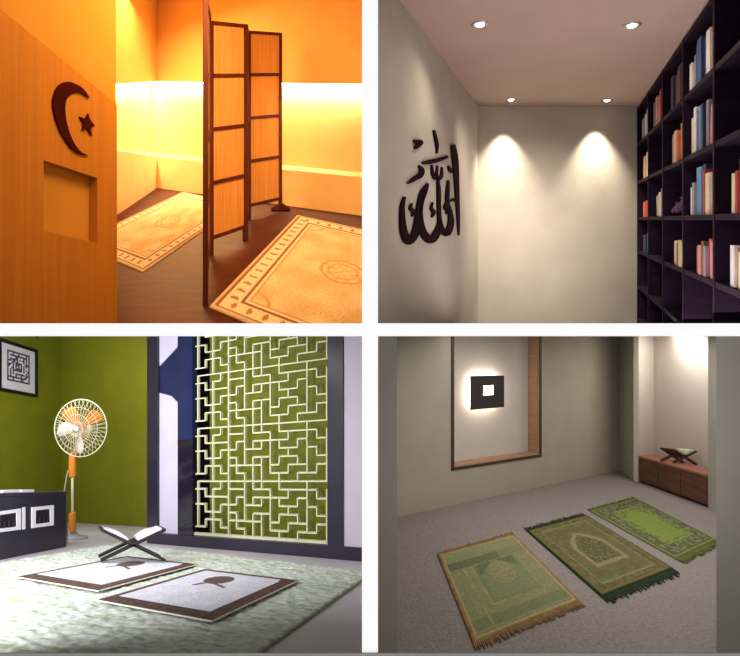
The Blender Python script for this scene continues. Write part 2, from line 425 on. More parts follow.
# =================================================================== ROOM TWO (library, upper right)
ce = 1.4; ZC = R2.h + ce; yb = ce * F / 114
xl = (478 - CX) / F * yb; xr = (637 - CX) / F * yb; g = .4
R2.wall('wall_back', ((xl, yb), (xr + .5, yb)), 0, ZC, 'grey_plaster', label='pale back wall of the library washed by two downlights')
LW = ((xl, yb), (xl - g * (yb - 2.2), 2.2)); R2.wall('wall_left', LW, 0, ZC, 'grey_plaster', label='pale side wall carrying the calligraphy')
R2.slab('ceiling', [(-.5, 1.2), (6, 1.2), (6, yb + .1), (-.5, yb + .1)], ZC + .05, .05, 'ceiling_paint', 'rosy beige ceiling with four downlights')
# bookcase along the right wall
ux = [637, 648, 663, 683, 713]
Yu = [5.89 - .742 * i for i in range(7)]
X_f = lambda y: xr - g * (yb - y)
nb = V((.928, -.371)); dep = .34
shz = [R2.h + z for z in (1.378, .937, .4745, .035, -.372, -.8, -1.2)]
bc = thing('bookcase', R2.W(X_f(4), 4, 0), 'tall dark espresso bookcase of open cells along the right wall', 'bookcase')
W2 = R2.W
for y in Yu:
    x = X_f(y); w = V((g, 1)).normalized() * .018
    c4 = [V((x, y)) - w, V((x, y)) + w, V((x, y)) + w + nb * dep, V((x, y)) - w + nb * dep]
    MB().hexa([W2(c.x, c.y, .02) for c in c4] + [W2(c.x, c.y, ZC - .02) for c in c4]).build('upright', 'espresso_wood', bc, bevel=.002, clip=R2.clip)
for z in shz:
    y0, y1 = Yu[-1], Yu[0]; a = V((X_f(y0), y0)); b_ = V((X_f(y1), y1)); c4 = [a + nb * .004, b_ + nb * .004, b_ + nb * dep, a + nb * dep]
    MB().hexa([W2(c.x, c.y, z - .036) for c in c4] + [W2(c.x, c.y, z) for c in c4]).build('shelf', 'espresso_wood', bc, bevel=.002, clip=R2.clip)
c4 = [V((X_f(Yu[-1]), Yu[-1])) + nb * dep, V((X_f(Yu[0]), Yu[0])) + nb * dep, V((X_f(Yu[0]), Yu[0])) + nb * (dep + .02), V((X_f(Yu[-1]), Yu[-1])) + nb * (dep + .02)]
MB().hexa([W2(c.x, c.y, .02) for c in c4] + [W2(c.x, c.y, ZC - .01) for c in c4]).build('back_panel', 'espresso_wood', bc, clip=R2.clip)

BC = {'cream': (226, 214, 186), 'white': (232, 230, 232), 'tan': (198, 160, 112), 'brown': (128, 84, 58), 'red': (178, 54, 42), 'pink': (206, 140, 138), 'blue': (56, 82, 138), 'sky blue': (98, 148, 196),
      'navy': (38, 44, 86), 'grey': (148, 146, 158), 'orange': (222, 100, 62), 'beige': (212, 190, 150), 'purple': (96, 66, 104)}
for k, c in BC.items(): mat('book_' + k, c, .6, tuple(x * .85 for x in c), 12)
ordn = ['first', 'second', 'third', 'fourth', 'fifth', 'sixth', 'seventh', 'eighth', 'ninth', 'tenth']
def books(row, col, px0, px1, specs, cell, z):
    """specs: (colour, relative thickness, height, lean in degrees); filled from the back-wall side (px0) towards px1"""
    Ys = [441.6 / (p - 562.0) for p in (px0, px1)]
    tot = sum(s[1] for s in specs); y = Ys[0]
    dd = V((g, 1)).normalized()
    for i, (cn, wt, hh, lean) in enumerate(specs):
        dy = (Ys[0] - Ys[1]) * wt / tot; y1 = y - dy
        rec = random.uniform(.01, .04); dpt = random.uniform(.17, .22)
        th = dy / dd.y
        # local frame: e along the shelf towards the room front, n into the case
        base = V((X_f(y), y)) + nb * rec; e = -dd; z0 = z + .001
        lt = math.radians(lean)
        def Lp(t, n, h):     # thickness t, depth n, height h with lean
            tt = t * math.cos(lt) + h * math.sin(lt); hz = h * math.cos(lt) + (th - t) * math.sin(lt) * (1 if lean > 0 else 0) + (t * -math.sin(lt) if lean < 0 else 0)
            p = base + e * tt + nb * n
            return W2(p.x, p.y, z0 + hz)
        def bx(mb, t0, t1, n0, n1, h0, h1, mi):
            mb.hexa([Lp(t0, n0, h0), Lp(t1, n0, h0), Lp(t1, n1, h0), Lp(t0, n1, h0), Lp(t0, n0, h1), Lp(t1, n0, h1), Lp(t1, n1, h1), Lp(t0, n1, h1)], mi)
        mb = MB(); g0 = .002; c = min(.005, th * .12)
        bx(mb, g0, g0 + c, 0, dpt, 0, hh, 0); bx(mb, th - g0 - c, th - g0, 0, dpt, 0, hh, 0); bx(mb, g0 + c, th - g0 - c, 0, c, 0, hh, 0)
        bx(mb, g0 + c, th - g0 - c, c, dpt - .006, .004, hh - .006, 1)
        o = mb.build('book', ['book_' + cn, 'page_paper'], bevel=0)
        hw = 'leaning' if abs(lean) > 4 else 'upright'
        tag(o, '%s %s book, %s spine in %s' % (hw, cn, ordn[i], cell), 'book', 'books in the bookcase')
        y = y1
zA, zB, zC_, zD = shz[1], shz[2], shz[3], shz[4]
books(0, 0, 640, 647, [('grey', 1, .24, 0), ('white', 1, .27, 0), ('navy', .7, .22, 0), ('grey', 1, .28, 0)], 'the rearmost cell, top row of books', zA)
books(0, 1, 652, 661.5, [('purple', 1, .25, 0), ('pink', 1, .28, 0), ('white', .7, .26, 0), ('red', .8, .3, 0), ('pink', 1, .27, 0)], 'the second cell from rear, top row of books', zA)
books(0, 2, 667, 681, [('navy', 1, .3, 0), ('purple', 1, .28, 0), ('navy', .8, .33, 0), ('brown', .8, .27, 0), ('navy', 1, .3, 0)], 'the third cell from rear, top row of books', zA)
books(0, 3, 687, 709.5, [('white', .8, .2, 0), ('grey', .7, .24, 0), ('navy', 1.1, .3, 0), ('blue', 1.2, .3, 0), ('navy', 1, .28, 0), ('white', 1.1, .29, 0), ('pink', .8, .27, 0)], 'the fourth cell from rear, top row of books', zA)
books(1, 0, 640, 647.5, [('pink', 1, .2, 0), ('tan', 1, .25, 0), ('white', .9, .28, 0), ('beige', 1, .26, 0)], 'the rearmost cell, second row of books', zB)
books(1, 2, 667, 681, [('beige', 1.1, .24, 0), ('tan', 1, .25, 0), ('cream', 1, .26, 0), ('orange', .6, .25, 0), ('tan', .9, .3, 0), ('beige', 1, .32, 0)], 'the third cell from rear, second row of books', zB)
books(1, 3, 686.5, 706.5, [('cream', .9, .27, 0), ('white', .7, .33, 0), ('blue', 1, .3, 0), ('sky blue', 1.2, .31, 0), ('navy', .7, .3, 0), ('grey', .7, .31, 0), ('pink', .9, .26, 7)], 'the fourth cell from rear, second row of books', zB)
books(2, 0, 641, 647, [('orange', 1, .17, 0), ('red', 1, .18, 0)], 'the rearmost cell, third row of books', zC_)
books(2, 1, 655, 661, [('beige', 1, .2, -9), ('white', 1, .23, 0), ('grey', .8, .26, 0)], 'the second cell from rear, third row of books', zC_)
books(2, 3, 687, 709.5, [('white', 1, .2, 0), ('grey', .8, .23, 0), ('sky blue', 1.5, .33, 0), ('navy', .9, .34, 0), ('red', .6, .3, 0), ('cream', 1.1, .27, 0), ('white', 1.2, .32, 0)], 'the fourth cell from rear, third row of books', zC_)
books(2, 4, 728, 742, [('cream', 1, .22, 0), ('red', .7, .23, 0), ('white', 1.3, .29, 0), ('grey', 1.1, .3, 0)], 'the fifth cell from rear, third row of books', zC_)
books(3, 0, 641, 647.5, [('navy', 1, .2, 0), ('sky blue', .7, .22, 0), ('navy', 1, .21, 0)], 'the rearmost cell, fourth row of books', zD)
books(3, 1, 658.5, 660.8, [('grey', 1, .17, 0), ('purple', 1, .18, 0)], 'the second cell from rear, fourth row of books', zD)
books(3, 2, 669, 682, [('tan', 1, .19, 0), ('cream', 1, .2, 0), ('brown', .7, .18, 0), ('beige', 1, .21, 0), ('white', .9, .2, 0)], 'the third cell from rear, fourth row of books', zD)
books(3, 3, 693, 710, [('brown', 1, .19, 0), ('pink', 1, .2, 0), ('brown', .8, .23, 0), ('grey', .7, .2, 0), ('red', 1, .25, 0), ('pink', 1, .24, 0)], 'the fourth cell from rear, fourth row of books', zD)
books(3, 4, 725.5, 742, [('white', 1.1, .23, 0), ('brown', .8, .22, 0), ('cream', 1.3, .2, 0), ('beige', 1, .24, 0)], 'the fifth cell from rear, fourth row of books', zD)
# small lying ornament in the third row
yy = 4.0; x = X_f(yy)
o = MB()
for i, (r, t) in enumerate(((.07, 0), (.05, .11), (.045, -.1))):
    p = W2(x + .1 + t * .35, yy + t * 1.3, zC_ + .018); o.lathe(p, [(r * .6, 0), (r, r * .5), (r * .9, r), (r * .4, r * 1.5), (r * .35, r * 1.9), (r * .5, r * 2)], 16)
tag(o.build('small_vase_set', 'book_purple', smooth=True), 'low purple bowls in the third cell beside the blue books', 'ornament')

# calligraphy on the side wall
ka = lambda x, y: (385 + x / 4.375, 110 + y / 4.37)
strokes = [
 [(292,152,22),(300,200,30),(306,260,28),(310,340,22),(314,430,18),(317,500,13),(318,548,6)],
 [(272,308,8),(270,350,18),(268,400,18),(280,450,24),(284,495,30),(268,538,32),(244,522,28),(234,480,20),(231,420,18),(230,350,18),(226,296,8)],
 [(236,480,18),(226,530,34),(200,565,40),(172,552,38),(156,510,26),(150,450,18),(155,400,20),(172,350,20),(182,322,8)],
 [(182,322,8),(160,362,28),(146,420,30),(138,480,32),(126,540,38),(98,572,40),(78,540,36),(70,480,26),(70,420,20),(80,380,10)],
 [(200,240,6),(204,280,14),(216,300,14),(222,270,9),(224,244,6)], [(222,280,8),(228,302,14),(242,290,14),(244,250,6)],
 [(158,232,12),(190,228,22),(230,218,20),(270,205,12)],
 [(209,88,8),(216,120,14),(223,155,14),(222,190,4)],
 [(120,134,10),(134,140,22),(152,142,20),(136,160,18),(124,170,8)],
 [(142,246,8),(156,262,20),(150,284,26),(128,298,22),(108,312,16),(92,322,6)],
 [(112,408,5),(106,430,16),(120,446,18),(112,466,5)], [(203,404,5),(198,430,14),(208,448,18),(200,470,5)], [(264,400,5),(258,425,16),(268,440,16),(262,455,5)],
 [(272,244,6),(280,262,18),(290,275,6)], [(280,400,4),(296,392,16),(306,400,6)]]
def smooth_line(p, n=6):
    out = []
    for i in range(len(p) - 1):
        p0 = p[max(i - 1, 0)]; p1 = p[i]; p2 = p[i + 1]; p3 = p[min(i + 2, len(p) - 1)]
        for k in range(n):
            t = k / n
            out.append(tuple(.5 * (2 * p1[j] + (p2[j] - p0[j]) * t + (2 * p0[j] - 5 * p1[j] + 4 * p2[j] - p3[j]) * t * t + (3 * p1[j] - p0[j] - 3 * p2[j] + p3[j]) * t ** 3) for j in range(3)))
    out.append(p[-1]); return out
call = thing('wall_calligraphy', R2.pl(LW, 430, 240), 'dark wooden Arabic calligraphy mounted on the pale side wall', 'wall art')
nlw = R2.nrm(LW)
for st in strokes:
    sl = smooth_line(st); le = []; ri = []
    for i, p in enumerate(sl):
        a = sl[max(i - 1, 0)]; b_ = sl[min(i + 1, len(sl) - 1)]; dx, dy = b_[0] - a[0], b_[1] - a[1]; L_ = math.hypot(dx, dy) or 1; w = max(p[2], 2) / 2
        nx, ny = -dy / L_ * w * .86, dx / L_ * w * .86
        le.append((p[0] + nx, p[1] + ny)); ri.append((p[0] - nx, p[1] - ny))
    mb = MB(); n = len(le)
    vs = [R2.pl(LW, *ka(*p), .003) for p in le] + [R2.pl(LW, *ka(*p), .003) for p in ri]
    vs += [v + nlw * .012 for v in vs]
    fs = []
    for i in range(n - 1):
        fs += [(i, i + 1, n + i + 1, n + i), (2 * n + i, 3 * n + i, 3 * n + i + 1, 2 * n + i + 1), (i, 2 * n + i, 2 * n + i + 1, i + 1), (n + i, n + i + 1, 3 * n + i + 1, 3 * n + i)]
    fs += [(0, n, 3 * n, 2 * n), (n - 1, 3 * n - 1, 4 * n - 1, 2 * n - 1)]
    mb.add(vs, fs); mb.build('stroke', 'dark_letter', call)

# downlights
spot_pos = []
for i, (px, py, lab) in enumerate(((480, 24, 'recessed downlight near the front, above the calligraphy'), (632, 25, 'recessed downlight near the front, beside the bookcase'),
                       (511, 99.5, 'recessed downlight near the back wall, on the calligraphy side'), (607, 100, 'recessed downlight near the back wall, on the bookcase side'))):
    y = ce * F / (220 - py); x = (px - CX) / F * y
    c = R2.W(x, y, ZC - .001); up = V((0, -R2.k, 1)).normalized()
    t = thing('downlight', c, lab, 'ceiling light', 'downlights of the library')
    mb = MB(); n = 28; u = up.orthogonal().normalized(); w = up.cross(u); rr = .032
    prof = [(rr, 0), (rr + .012, -.006), (rr + .03, -.004), (rr + .032, .0)]
    vs = [c + (u * math.cos(a) + w * math.sin(a)) * r + up * z for r, z in prof for a in [2 * math.pi * k / n for k in range(n)]]
    mb.add(vs, [(i_ * n + k, i_ * n + (k + 1) % n, (i_ + 1) * n + (k + 1) % n, (i_ + 1) * n + k) for i_ in range(3) for k in range(n)]); mb.build('ring', 'steel_ring', t, smooth=True)
    MB().lathe(c - up * .003, [(rr * .98, 0), (rr * .9, -.006), (rr * .5, -.012), (.002, -.014)], 28, axis=up).build('lens', 'lamp_glow', t, smooth=True)
    spot_pos.append(c)

# =================================================================== ROOM THREE (green room, lower left)
W3 = R3.W
fb1 = R3.fl(78, 523); fb2 = R3.fl(146, 527)
LB3 = (fb1, fb2); dB = V((fb2[0] - fb1[0], fb2[1] - fb1[1])).normalized()
cor = (fb1[0] - dB.x * .5, fb1[1] - dB.y * .5)
R3.wall('wall_back', (cor, (fb2[0] + dB.x * 2.2, fb2[1] + dB.y * 2.2)), 0, 4.6, 'olive_wall', label='olive green back wall behind the fan')
LL3 = (cor, (cor[0] - .25, 4.5))
R3.wall('wall_left', LL3, 0, 4.6, 'olive_wall', label='olive green side wall with framed prints')
R3.slab('floor', [(-7.5, 1.3), (-.012, 1.3), (-.012, 9.6), (-7.5, 9.6)], 0, .05, 'pale_tile', 'pale grey tiled floor of the green room')
# lattice partition
p0 = R3.fl(149, 543); p1 = R3.fl(362, 561)
LP = (p0, p1); dP = V((p1[0] - p0[0], p1[1] - p0[1])).normalized(); nP = R3.nrm(LP)
pend = (p1[0] + dP.x * .06, p1[1] + dP.y * .06); LPx = (p0, pend)
lat = thing('lattice_partition', W3(p0[0] + dP.x * 1.3, p0[1] + dP.y * 1.3, 0), 'dark framed partition with white maze lattice over olive board', 'partition')
ZT = 2.75
def pslab(px0, px1, z0, z1, o0, o1, name, m, parent=lat, bev=0, label=None):
    a = R3.on(LP, px0) if px0 is not None else p0; b_ = R3.on(LP, px1) if px1 is not None else pend
    A = [W3(a[0], a[1], z0), W3(b_[0], b_[1], z0), W3(b_[0], b_[1], z1), W3(a[0], a[1], z1)]
    return MB().prism([p + nP * o1 for p in A], nP * (o0 - o1)).build(name, m, parent, bevel=bev, clip=R3.clip, label=label)
pslab(149, None, 0, .135, -.10, .03, 'base_rail', 'navy_black', bev=.003)
pslab(149, 159.5, .13, ZT, -.06, .03, 'post', 'navy_black', bev=.003)
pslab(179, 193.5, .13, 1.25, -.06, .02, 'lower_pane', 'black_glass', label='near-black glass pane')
pslab(179, 193.5, 1.25, ZT, -.06, .02, 'upper_reflection_pane', 'blue_reflection_glass', label='dark glass pane with blue reflection painted in')  # upper part split off to carry the painted blue reflection
pslab(329, 344.5, .13, ZT, -.08, .03, 'post', 'navy_black', bev=.003)
# back side of the shafts, dark
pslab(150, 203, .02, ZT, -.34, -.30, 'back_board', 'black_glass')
pslab(202, 340, .1, ZT, -.15, -.12, 'backing_board', 'olive_panel', label='olive green board')
def pxpoly(pts, o0, o1, name, m, label=None):
    A = [R3.pl(LP, x, y, o1) for x, y in pts]
    return MB().prism(A, nP * (o0 - o1)).build(name, m, lat, clip=R3.clip, label=label)
pxpoly([(159.5, 534), (179, 535.5), (179, 404), (171, 396), (159.5, 393)], -.05, -.0, 'white_panel', 'lilac_gloss', 'tall glossy white panel with clipped top corner')
pxpoly([(159.5, 366), (179, 345), (179, 325), (159.5, 325)], -.05, -.0, 'white_panel', 'lilac_gloss', 'glossy white panel with slanting bottom edge')
pxpoly([(159.5, 393), (171, 396), (179, 404), (179, 345), (159.5, 366)], -.05, -.01, 'blue_reflection_pane', 'blue_reflection_glass')  # same painted blue reflection, between the white panels
# maze lattice
Hs = {0: [(0, 15)], 1: [(0, 1), (2, 3), (4, 6), (7, 9), (10, 14)], 2: [(1, 4), (5, 6), (7, 11), (12, 13), (14, 15)], 3: [(0, 1), (3, 5), (6, 8), (10, 12), (13, 14)],
      4: [(1, 3), (4, 5), (7, 9), (10, 12), (14, 15)], 5: [(1, 3), (4, 8), (9, 10), (11, 13), (14, 15)], 6: [(0, 1), (3, 4), (5, 6), (9, 11), (12, 14)]}
Vs = {0: [(0, 6)], 1: [(1, 2), (3, 4), (5, 6)], 2: [(1, 7)], 3: [(0, 1), (3, 4), (5, 6)], 4: [(0, 7)], 5: [(2, 3), (4, 6)], 6: [(0, 5), (6, 7)], 7: [(0, 1), (2, 3), (4, 7)], 8: [(0, 1), (2, 3), (4, 7)],
      9: [(1, 6)], 10: [(0, 1), (2, 3), (4, 5), (6, 7)], 11: [(1, 2), (3, 4), (5, 6)], 12: [(2, 3), (4, 5), (6, 7)], 13: [(0, 6)], 14: [(1, 2), (3, 4), (5, 6)], 15: [(1, 7)]}
ga = V(R3.on(LP, 197.3)); gb = V(R3.on(LP, 326.3)); per = .607; zb = .148; bw = .0068
def gp(c, z, o): q_ = ga + (gb - ga) * (c / 15); return W3(q_.x, q_.y, z) + nP * o
lm = MB(); cw = bw / ((gb - ga).length / 15)
def seg(c0, c1, z0, z1):
    A = [gp(c0, z0, -.005), gp(c1, z0, -.005), gp(c1, z1, -.005), gp(c0, z1, -.005)]; lm.prism(A, nP * -.03)
nper = 4
for k in range(nper):
    zt_ = zb + per * (k + 1)
    for r, L_ in Hs.items():
        z = zt_ - r * per / 7
        for a, b_ in L_:
            e0 = .25 if a == 0 and r else 0; e1 = .25 if b_ == 15 else 0
            seg(a - cw - e0, b_ + cw + e1, z - bw, z + bw)
    for c, L_ in Vs.items():
        for a, b_ in L_:
            seg(c - cw, c + cw, zt_ - b_ * per / 7 - bw * .9, zt_ - a * per / 7 + bw * .9)
seg(-.5, 15.3, zb - .016, zb + .012)
lm.build('lattice', 'lattice_white', lat, clip=R3.clip)
# lilac wall right of the partition
a = R3.on(LP, 344.5); b_ = pend
S(MB().prism([W3(a[0], a[1], .135) + nP * .012, W3(b_[0], b_[1], .135) + nP * .012, W3(b_[0], b_[1], 3) + nP * .012, W3(a[0], a[1], 3) + nP * .012], nP * -.05).build('wall_right', 'lilac_paint', clip=R3.clip), 'pale lilac wall strip right of the lattice partition')

# framed prints
for (quad, lab, art) in (([(-3, 337.5), (36, 350), (36, 397.5), (-3, 390.5)], 'black framed square maze print on the green side wall', True),
                         ([(-3, 276), (37, 294), (37, 338), (-3, 326)], 'black frame edge hanging above the square maze print', False)):
    f4 = [R3.pl(LL3, *p) for p in quad]; cen = sum(f4, V()) / 4; nn = R3.nrm(LL3)
    t = thing('picture_frame', cen, lab, 'picture', None)
    def ins(p, k): return p + (cen - p) * k
    i4 = [ins(p, .13) for p in f4]
    MB().ring_plate([p + nn * .035 for p in f4], [p + nn * .035 for p in i4], nn * -.03).build('frame', 'black_frame', t, clip=R3.clip, bevel=.003)
    MB().prism([p + nn * .02 for p in i4], nn * -.01).build('mat_board', 'mat_board', t, clip=R3.clip)
    if art:
        pm = MB(); bl = lambda u, v: (f4[0] * (1 - u) + f4[1] * u) * (1 - v) + (f4[3] * (1 - u) + f4[2] * u) * v
        cells = set(); N = 17
        for i in range(N):
            for j in range(N):
                r = max(abs(i - 8), abs(j - 8))
                if r % 2 == 0 and (random.Random(i * 31 + j * 17).random() > .12 or r == 8): cells.add((i, j))
                elif random.Random(i * 7 + j * 13 + 5).random() > .78: cells.add((i, j))
        for i, j in cells:
            u0, v0 = .21 + .58 * i / N, .17 + .60 * j / N; u1, v1 = u0 + .58 / N * .96, v0 + .60 / N * .96
            pm.prism([bl(u0, v0) + nn * .0235, bl(u1, v0) + nn * .0235, bl(u1, v1) + nn * .0235, bl(u0, v1) + nn * .0235], nn * -.003)
        pm.build('print', 'print_ink', t)

# sideboard
f0, f1 = V((-3.56, 4.45)), V((-3.51, 5.54)); bo = V((-.235, .41)); zt3 = .64
sb = thing('sideboard', W3(-3.7, 4.7, 0), 'low glossy dark sideboard with white framed openings by green wall', 'sideboard')
c4 = [f0, f1, f1 + bo, f0 + bo + V((0, 0))]
MB().hexa([W3(c.x, c.y, .0) for c in c4] + [W3(c.x, c.y, zt3 - .03) for c in c4]).build('body', 'navy_black', sb, bevel=.004)
oh = V((.012, 0))
c4 = [f0 + oh, f1 + oh + V((0, .012)), f1 + bo, f0 + bo]
MB().hexa([W3(c.x, c.y, zt3 - .03) for c in c4] + [W3(c.x, c.y, zt3) for c in c4]).build('top', 'navy_black', sb, bevel=.004)
LS = (tuple(f0), tuple(f1)); nS = R3.nrm(LS)
def spq(x0, x1, y0, y1, o): return [R3.pl(LS, x, y, o) for x, y in ((x0, y1[0]), (x1, y1[1]), (x1, y0[1]), (x0, y0[0]))]
for (x0, x1, ya, yb_) in ((31, 53, (507.3, 505), (528.2, 525.2)), (-6, 20, (512, 508.5), (533, 529.5))):
    o4 = spq(x0, x1, ya, yb_, .012); cc = sum(o4, V()) / 4; i4 = [p + (cc - p) * .34 for p in o4]
    fr = MB().ring_plate(o4, i4, nS * -.012).build('opening_frame', 'white_gloss', sb, bevel=.002)
    MB().prism([p - nS * .010 for p in i4], nS * -.001).build('opening', 'black_frame', fr)
    it = MB(); 
    for k in range(3):
        a_ = i4[0] + (i4[1] - i4[0]) * (.2 + .27 * k); h_ = (i4[3] - i4[0]) * (.45 + .12 * (k % 2))
        it.prism([a_, a_ + (i4[1] - i4[0]) * .12, a_ + (i4[1] - i4[0]) * .12 + h_, a_ + h_], nS * -.006)
    it.build('divider', 'navy_black', fr)
MB().prism(spq(22, 24.5, (507.5, 507), (529.5, 529), .01), nS * -.01).build('pull_bar', 'white_gloss', sb)
# slim white boxes on the sideboard
def on_top(px0, px1, lab):
    L_ = (tuple(f0 + bo * .5), tuple(f1 + bo * .5)); a = V(R3.on(L_, px0)); b_ = V(R3.on(L_, px1)); w = V((-.09, 0))
    c4 = [a - w, b_ - w, b_ + w, a + w]
    tag(MB().hexa([W3(c.x, c.y, zt3 + .001) for c in c4] + [W3(c.x, c.y, zt3 + .03) for c in c4]).build('flat_box', 'white_gloss', bevel=.004), lab, 'box')
on_top(13, 26, 'slim white box lying on the sideboard, nearer the fan'); on_top(-6, 9, 'slim white box lying on the sideboard, farther from the fan')

# pedestal fan
fx, fy = (72.5 - CX) / F * 6.3, 6.3; B = W3(fx, fy, 0)
fan = thing('pedestal_fan', B, 'white and orange pedestal fan with round wire grille', 'fan')
def zz(py): return R3.z(py, fy)
tl = V((0, -R3.k, 1)).normalized()
MB().lathe(B, [(.17, 0), (.175, .012), (.165, .03), (.08, .05), (.045, .075), (.03, .10)], 32, axis=(0, .3, 1)).build('base', 'fan_grey', fan, smooth=True)
MB().tube([B + V((0, 0, .06)), B + V((0, 0, zz(455)))], .016, 14).build('pole', 'fan_cream', fan, smooth=True)
MB().lathe(B, [(.03, .09), (.042, .12), (.042, zz(512) - .02), (.03, zz(512))], 20).build('lower_sleeve', 'fan_orange', fan, smooth=True)
MB().lathe(B, [(.03, zz(477)), (.044, zz(475)), (.044, zz(458)), (.036, zz(452))], 20).build('upper_sleeve', 'fan_orange', fan, smooth=True)
hc = P(80.5, 428, 6.18); ax = V((-.12, -1, .06)).normalized(); Rg = .365
uu = V((0, 0, 1)); uu = (uu - ax * uu.dot(ax)).normalized(); ss = uu.cross(ax).normalized()
MB().tube([B + V((0, .02, zz(462))), B + V((.02, .09, zz(445))), hc - ax * .10 - uu * .05], [.035, .03, .045], 12).build('neck', 'fan_orange', fan, smooth=True)
MB().lathe(hc - ax * .2, [(.04, 0), (.075, .03), (.085, .09), (.07, .14), (.03, .16)], 24, axis=ax).build('motor', 'fan_cream', fan, smooth=True)
gm = MB()
def cpt(r, t, d): return hc + ss * (r * math.cos(t)) + uu * (r * math.sin(t)) + ax * d
for r, d in ((Rg, .0),): gm.tube([cpt(r, 2 * math.pi * k / 48, d) for k in range(48)], .0075, 8, closed=True)
for r, d in ((.09, .078), (.18, .068), (.27, .045)): gm.tube([cpt(r, 2 * math.pi * k / 40, d) for k in range(40)], .0035, 5, closed=True)
for k in range(36):
    t = 2 * math.pi * k / 36
    gm.tube([cpt(.05, t, .08), cpt(.16, t + .12, .072), cpt(.27, t + .2, .047), cpt(Rg, t + .24, 0)], .0032, 5)
    gm.tube([cpt(.06, t, -.10), cpt(.22, t, -.085), cpt(Rg, t, 0)], .0028, 5)
gm.build('grille', 'fan_cream', fan, smooth=True)
MB().lathe(hc + ax * .07, [(.035, 0), (.035, .012), (.02, .018), (.002, .019)], 24, axis=ax).build('badge', 'fan_white', fan, smooth=True)
for ang, m_ in ((132, 'fan_orange'), (38, 'fan_orange'), (185, 'fan_white'), (268, 'fan_white')):
    t0 = math.radians(ang); mb = MB(); vs = []; rows = 8
    for i in range(rows + 1):
        r = .05 + (.32 - .05) * i / rows; wd = (.18 + .22 * math.sin(math.pi * min(1, i / rows * 1.1) * .8)) if i < rows else .2
        for s_ in (-1, 0, 1): vs.append(cpt(r, t0 + s_ * wd * (1.1 - .25 * i / rows), s_ * .03))
    n = len(vs); vs += [v - ax * .006 for v in vs]; fs = []
    for i in range(rows):
        for s_ in range(2):
            a0 = i * 3 + s_; fs += [(a0, a0 + 1, a0 + 4, a0 + 3), (n + a0, n + a0 + 3, n + a0 + 4, n + a0 + 1)]
        fs += [(i * 3, i * 3 + 3, n + i * 3 + 3, n + i * 3), (i * 3 + 2, n + i * 3 + 2, n + i * 3 + 5, i * 3 + 5)]
    mb.add(vs, fs); mb.build('blade', m_, fan, smooth=True, label='orange fan blade' if m_ == 'fan_orange' else 'white fan blade')
MB().lathe(hc - ax * .03, [(.05, -.02), (.055, .0), (.05, .04), (.02, .05)], 20, axis=ax).build('blade_hub', 'fan_orange', fan, smooth=True)
MB().tube([P(78, 450, 6.3), P(72, 462, 6.3), P(67, 474, 6.32), P(64.5, 490, 6.35), P(64, 505, 6.35), P(66, 520, 6.35)], .008, 8).build('cable', 'cord_cream', fan, smooth=True)

# big carpet
ca = V(R3.fl(121, 544.3)); cl = V(R3.fl(-60, 574)); cr = V(R3.fl(373, 574.3)); cn_dir = (cl - ca)
cn = V(R3.fl(265, 652)); dcr = (cn - cr).normalized(); cn2 = cr + dcr * 2.6; cl2 = ca + (cl - ca).normalized() * 3.9
def pat_carpet(u, v):
    n = vn(u * 40, v * 170, 1) + .6 * vn(u * 90, v * 330, 2)
    c = mixc((232, 238, 232), (192, 206, 186), .25 + n * .8)
    if vn(u * 22, v * 120, 5) > .34: c = mixc(c, (158, 178, 134), .6)
    if min(u, 1 - u) < .004 or min(v, 1 - v) < .004: c = (160, 168, 140)
    return c
rug(R3, 'shag_carpet', [ca, cr, cn2, cl2], pat_carpet, 'large pale green and white carpet on grey tiles', 'carpet', nu=170, nv=230, th=.02, tuft=.012, m='rug_worn')
def pat_plain(u, v):
    brown = (92, 72, 66); cream = (232, 226, 208)
    e = min(u, 1 - u), min(v, 1 - v) * 1.7
    if u > .985 or v > .988 or u < .012 or v < .010: return cream
    lo_, hi_ = .105, .045
    dl = u; dr = 1 - u; df = v * 1.7; dn = (1 - v) * 1.7
    # u runs along the wall side, v towards the camera
    if dl < .06 or dr < .13 or v < .055 or v > .88: 
        t = vn(u * 30, v * 30, 4); return mixc(brown, (116, 94, 82), .3 + t)
    if dr < .15 and v < .1: return brown
    # round motif with two tails
    du = (u - .40); dv = (v - .26) * 1.2
    if (du / .12) ** 2 + (dv / .145) ** 2 < 1: return (112, 92, 84)
    if abs(du + .10 * (v - .3) / .2) < .02 and .30 < v < .46: return (112, 92, 84)
    if abs(dv - .1 - (u - .40) * .5) < .018 and .40 < u < .60: return (112, 92, 84)
    return mixc((236, 236, 250), (226, 226, 242), .5 + vn(u * 10, v * 10))
def prug(pts, lab, z0=.034):
    rug(R3, 'prayer_rug', [R3.fl(x, y, .034) for x, y in pts], pat_plain, lab, 'rug', 'brown bordered prayer rugs', nu=120, nv=160, th=.007, z0=z0, tuft=.0008)
# corners: far-left, far-right, near-right, near-left (long side runs away to the right)
prug([(204.5, 569.4), (300, 581.0), (212.5, 622.6), (95, 601)], 'white rug with brown border nearer the camera, farther from fan')
prug([(127, 556.5), (199, 564.8), (98, 592), (15, 577.5)], 'white rug with brown border under the folding book stand')

